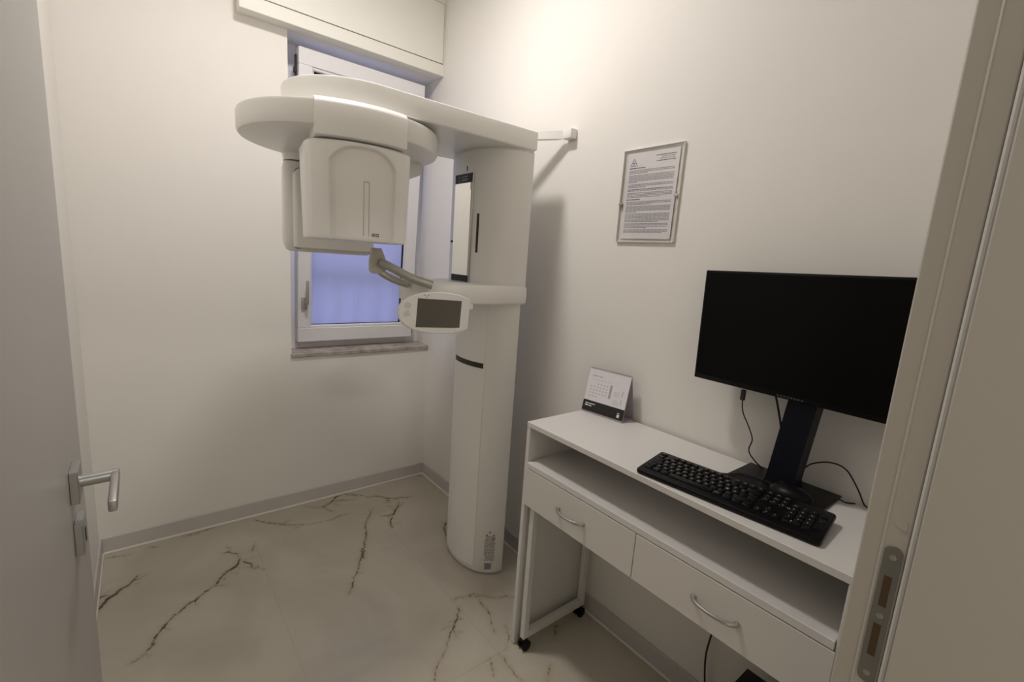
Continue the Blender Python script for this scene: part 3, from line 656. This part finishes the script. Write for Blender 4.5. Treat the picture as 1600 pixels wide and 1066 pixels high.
# desk calendar
cd = thing('desk_calendar', 'small white tent calendar with black bottom band on the left of the desk', 'calendar', (-.05, -1.5, DH))
LF, RF = Vector((-.104, -1.433, DH+.0006)), Vector((-.079, -1.609, DH+.0006)); ca_ = (RF-LF).normalized(); cw = (RF-LF).length
TL_ = Vector((-.060, -1.424, 1.052)); TR_ = TL_+ca_*cw
cup = (TL_-LF).normalized(); cn = ca_.cross(cup).normalized()
CMx = frame(LF, ca_, cup, cn); chh = (TL_-LF).dot(cup)
if cn.x > 0: pass
BL2 = Vector((-.026, -1.424, DH+.0006)); 
obj('front_board', MB().box(0, 0, -.0015, cw, chh, 0, mtx=CMx), CARD, cd)
obj('month_sheet', MB().box(.001, .045, 0.0003, cw-.001, chh-.003, .0016, mtx=CMx), PAPER, cd)
obj('bottom_band', MB().box(.001, .0065, 0.0003, cw-.001, .047, .0020, mtx=CMx), PAPERB, cd)
bk = (BL2-TL_).normalized(); bn = ca_.cross(bk).normalized(); BMx = frame(TL_, ca_, bk, bn); bh = (BL2-TL_).length
obj('back_board', MB().box(0, 0, -.0007, cw, bh, .0007, mtx=BMx), CARD, cd)
obj('base_fold', MB().box(0, .002, -.001, cw, .003, .001, mtx=CMx).prism([tuple(LF[:2]), tuple(RF[:2]), tuple((BL2+ca_*cw)[:2]), tuple(BL2[:2])], DH+.0004, DH+.0014), CARD, cd)
rg_ = MB()
for k in range(22):
    c0 = CMx @ Vector((.006+k*(cw-.012)/21, chh-.001, 0)); rg_.tube([c0+(cn*math.cos(a)+cup*math.sin(a))*.0036 for a in [2*PI*q/9 for q in range(10)]], .0007, 5)
obj('wire_binding', rg_, GREYMET, cd)
pr = MB(); prd = MB(); cr = random.Random(2)
def cbox(M_, u0, u1, v0, v1, h0=.0016, h1=.0019): M_.box(u0, v0, h0, u1, v1, h1, mtx=CMx)
for k in range(7):
    for q in range(6):
        u = .018+k*.0135; v = .128-q*.012-(.004 if q else 0)
        if q == 0: cbox(pr, u, u+.006, v, v+.0022)
        elif k < 6 and not (q == 5 and k > 2) and not (q == 1 and k < 2): cbox(pr, u, u+.006, v, v+.004)
for (u, w) in ((.018, .022), (.045, .018)):
    for q in range(5): cbox(pr, u+q*w/5, u+q*w/5+w/5-.0012, .140, .1455)
cbox(prd, .101, .110, .072, .122)
for k in range(6): cbox(prd, .154, .158, .088+k*.004, .0905+k*.004)
for k in range(5): cbox(prd, .154, .158, .060+k*.004, .0625+k*.004)
for u0, v0, n_ in ((.122, .085, 3), (.122, .055, 3)):
    for a in range(5):
        for b in range(n_): cbox(pr, u0+a*.005, u0+a*.005+.003, v0+b*.007, v0+b*.007+.0025)
obj('calendar_print', pr, mat('print_pale', (.50, .47, .50), .8), cd)['kind'] = 'stuff'; obj('weekend_column', prd, INKG, cd)
wp = MB()
for k in range(9): cbox(wp, .012+k*.0048, .0155+k*.0048, .0335, .0375, .002, .0023)
cbox(wp, .012, .026, .0255, .0305, .002, .0023); cbox(wp, .029, .040, .0255, .0295, .002, .0023)
cbox(wp, cw-.026, cw-.016, .014, .025, .002, .0023); cbox(wp, cw-.025, cw-.017, .028, .031, .002, .0023)
obj('band_print', wp, INKW, cd)

# ================================================================== NOTICE ON THE WALL
nt_ = thing('notice_holder', 'clear acrylic holder with a printed safety notice, screwed to the right wall', 'notice', (-.005, -1.556, 1.53))
NM = frame((-.0008, -1.4355, 1.5315), (0, -1, 0), (0, 0, 1), (-1, 0, 0))   # x to the right, y up, z out of the wall
NW, NH = .243, .3215
obj('back_plate', MB().box(0, 0, 0, NW, NH, .003, .0006, 1, mtx=NM), ACRY, nt_)
edge = MB()
for a in ((0, 0, NW, .0015), (0, NH-.0015, NW, NH), (0, 0, .0015, NH), (NW-.0015, 0, NW, NH)): edge.box(a[0], a[1], 0, a[2], a[3], .0085, mtx=NM)
obj('edge', edge, mat('acrylic_edge', (.88, .86, .80), .3), nt_)
PM = NM @ Matrix.Translation((.0155, .0125, .0032)) @ Matrix.Rotation(math.radians(-.4), 4, 'Z')
pp = obj('paper_sheet', MB().box(0, 0, 0, .210, .297, .0004, mtx=PM), PAPER, nt_)
obj('front_plate', MB().box(.002, .002, .006, NW-.002, NH-.002, .0083, mtx=NM), ACRY, nt_)
ink = MB(); inkd = MB(); nr = random.Random(11)
def line(v, u0, u1, h, M_):
    u = u0
    while u < u1-.003:
        w = min(nr.uniform(.005, .018), u1-u); M_.box(u, v, .0004, u+w, v+h, .0006, mtx=PM); u += w+.0016
for k, (a, b) in enumerate(((.118, .196), (.14, .196), (.135, .196), (.122, .196))): line(.279-k*.0062, a, b, .0027, inkd if k in (0, 3) else ink)
line(.243, .012, .078, .0034, inkd)
v = .2355
for n_, last in ((3, .09), (6, .05), (3, .09), (2, .20), (4, .15)):
    for k in range(n_): line(v, .012, last if k == n_-1 else .197, .0026, ink if not (n_ == 2 and k == 0) else inkd); v -= .0047
    v -= .0030
line(v-.001, .012, .070, .0034, inkd); v -= .0085
for n_, last in ((3, .12), (5, .06), (7, .16), (4, .11), (3, .18)):
    for k in range(n_): line(v, .012, last if k == n_-1 else .197, .0026, ink); v -= .0045
    v -= .0030
obj('notice_text', ink, INK, pp); obj('notice_heading', inkd, INKD, pp)
hz_ = MB(); T0 = Vector((.028, .262)); 
def ring2(cx, cy, r, w=.0009, n=16):
    for k in range(n):
        a0, a1 = 2*PI*k/n, 2*PI*(k+1)/n
        q = [Vector((cx+rr_*math.cos(a), cy+rr_*math.sin(a), .0007)) for rr_, a in ((r-w, a0), (r, a0), (r, a1), (r-w, a1))]
        hz_.add([PM @ p for p in q], [(0, 1, 2, 3)])
ring2(T0.x, T0.y+.0055, .0055); ring2(T0.x-.0055, T0.y-.0035, .0052); ring2(T0.x+.0055, T0.y-.0035, .0052)
tri = [(T0.x, T0.y+.0165), (T0.x-.015, T0.y-.010), (T0.x+.015, T0.y-.010)]
for k in range(3):
    a, b = Vector((*tri[k], .0007)), Vector((*tri[(k+1) % 3], .0007)); d_ = (b-a).normalized(); nn = Vector((-d_.y, d_.x, 0))*.0006
    hz_.add([PM @ p for p in (a-nn, b-nn, b+nn, a+nn)], [(0, 1, 2, 3)])
hz_.lathe([(.0022, 0), (.0022, .0003)], 10, PM @ Matrix.Translation((T0.x, T0.y, .0006)))
obj('hazard_symbol', hz_, INKD, pp)
for u, v_ in ((.008, .140), (NW-.0075, .158)): obj('screw_cap', MB().lathe([(.0065, .0), (.0065, .012), (.005, .0145), (.001, .0155)], 16, NM @ Matrix.Translation((u, v_-.006, .0))), CHROME, nt_)

# ================================================================== UNDER THE DESK
pc = thing('computer_tower', 'black computer case standing on the floor under the desk', 'computer', (-.27, -2.235, 0))
obj('case', MB().box(-.43, -2.325, .012, -.078, -2.145, .311, .003, 2), BLK, pc)
obj('front_bezel', MB().box(-.438, -2.323, .014, -.429, -2.147, .309, .003, 2), SCREEN, pc)
obj('foot', MB().box(-.41, -2.32, 0, -.38, -2.15, .0125, .002, 1).box(-.13, -2.32, 0, -.10, -2.15, .0125, .002, 1), BLKM, pc)
tag(obj('floor_cable', MB().tube(spline([(-.022, -2.03, .60), (-.022, -2.022, .42), (-.022, -2.008, .30), (-.022, -2.000, .20), (-.022, -2.014, .09), (-.028, -2.04, .004), (-.06, -2.09, .003)], 6), .0030, 8), BLKM), 'black cable hanging against the wall below the right drawer', 'cable')
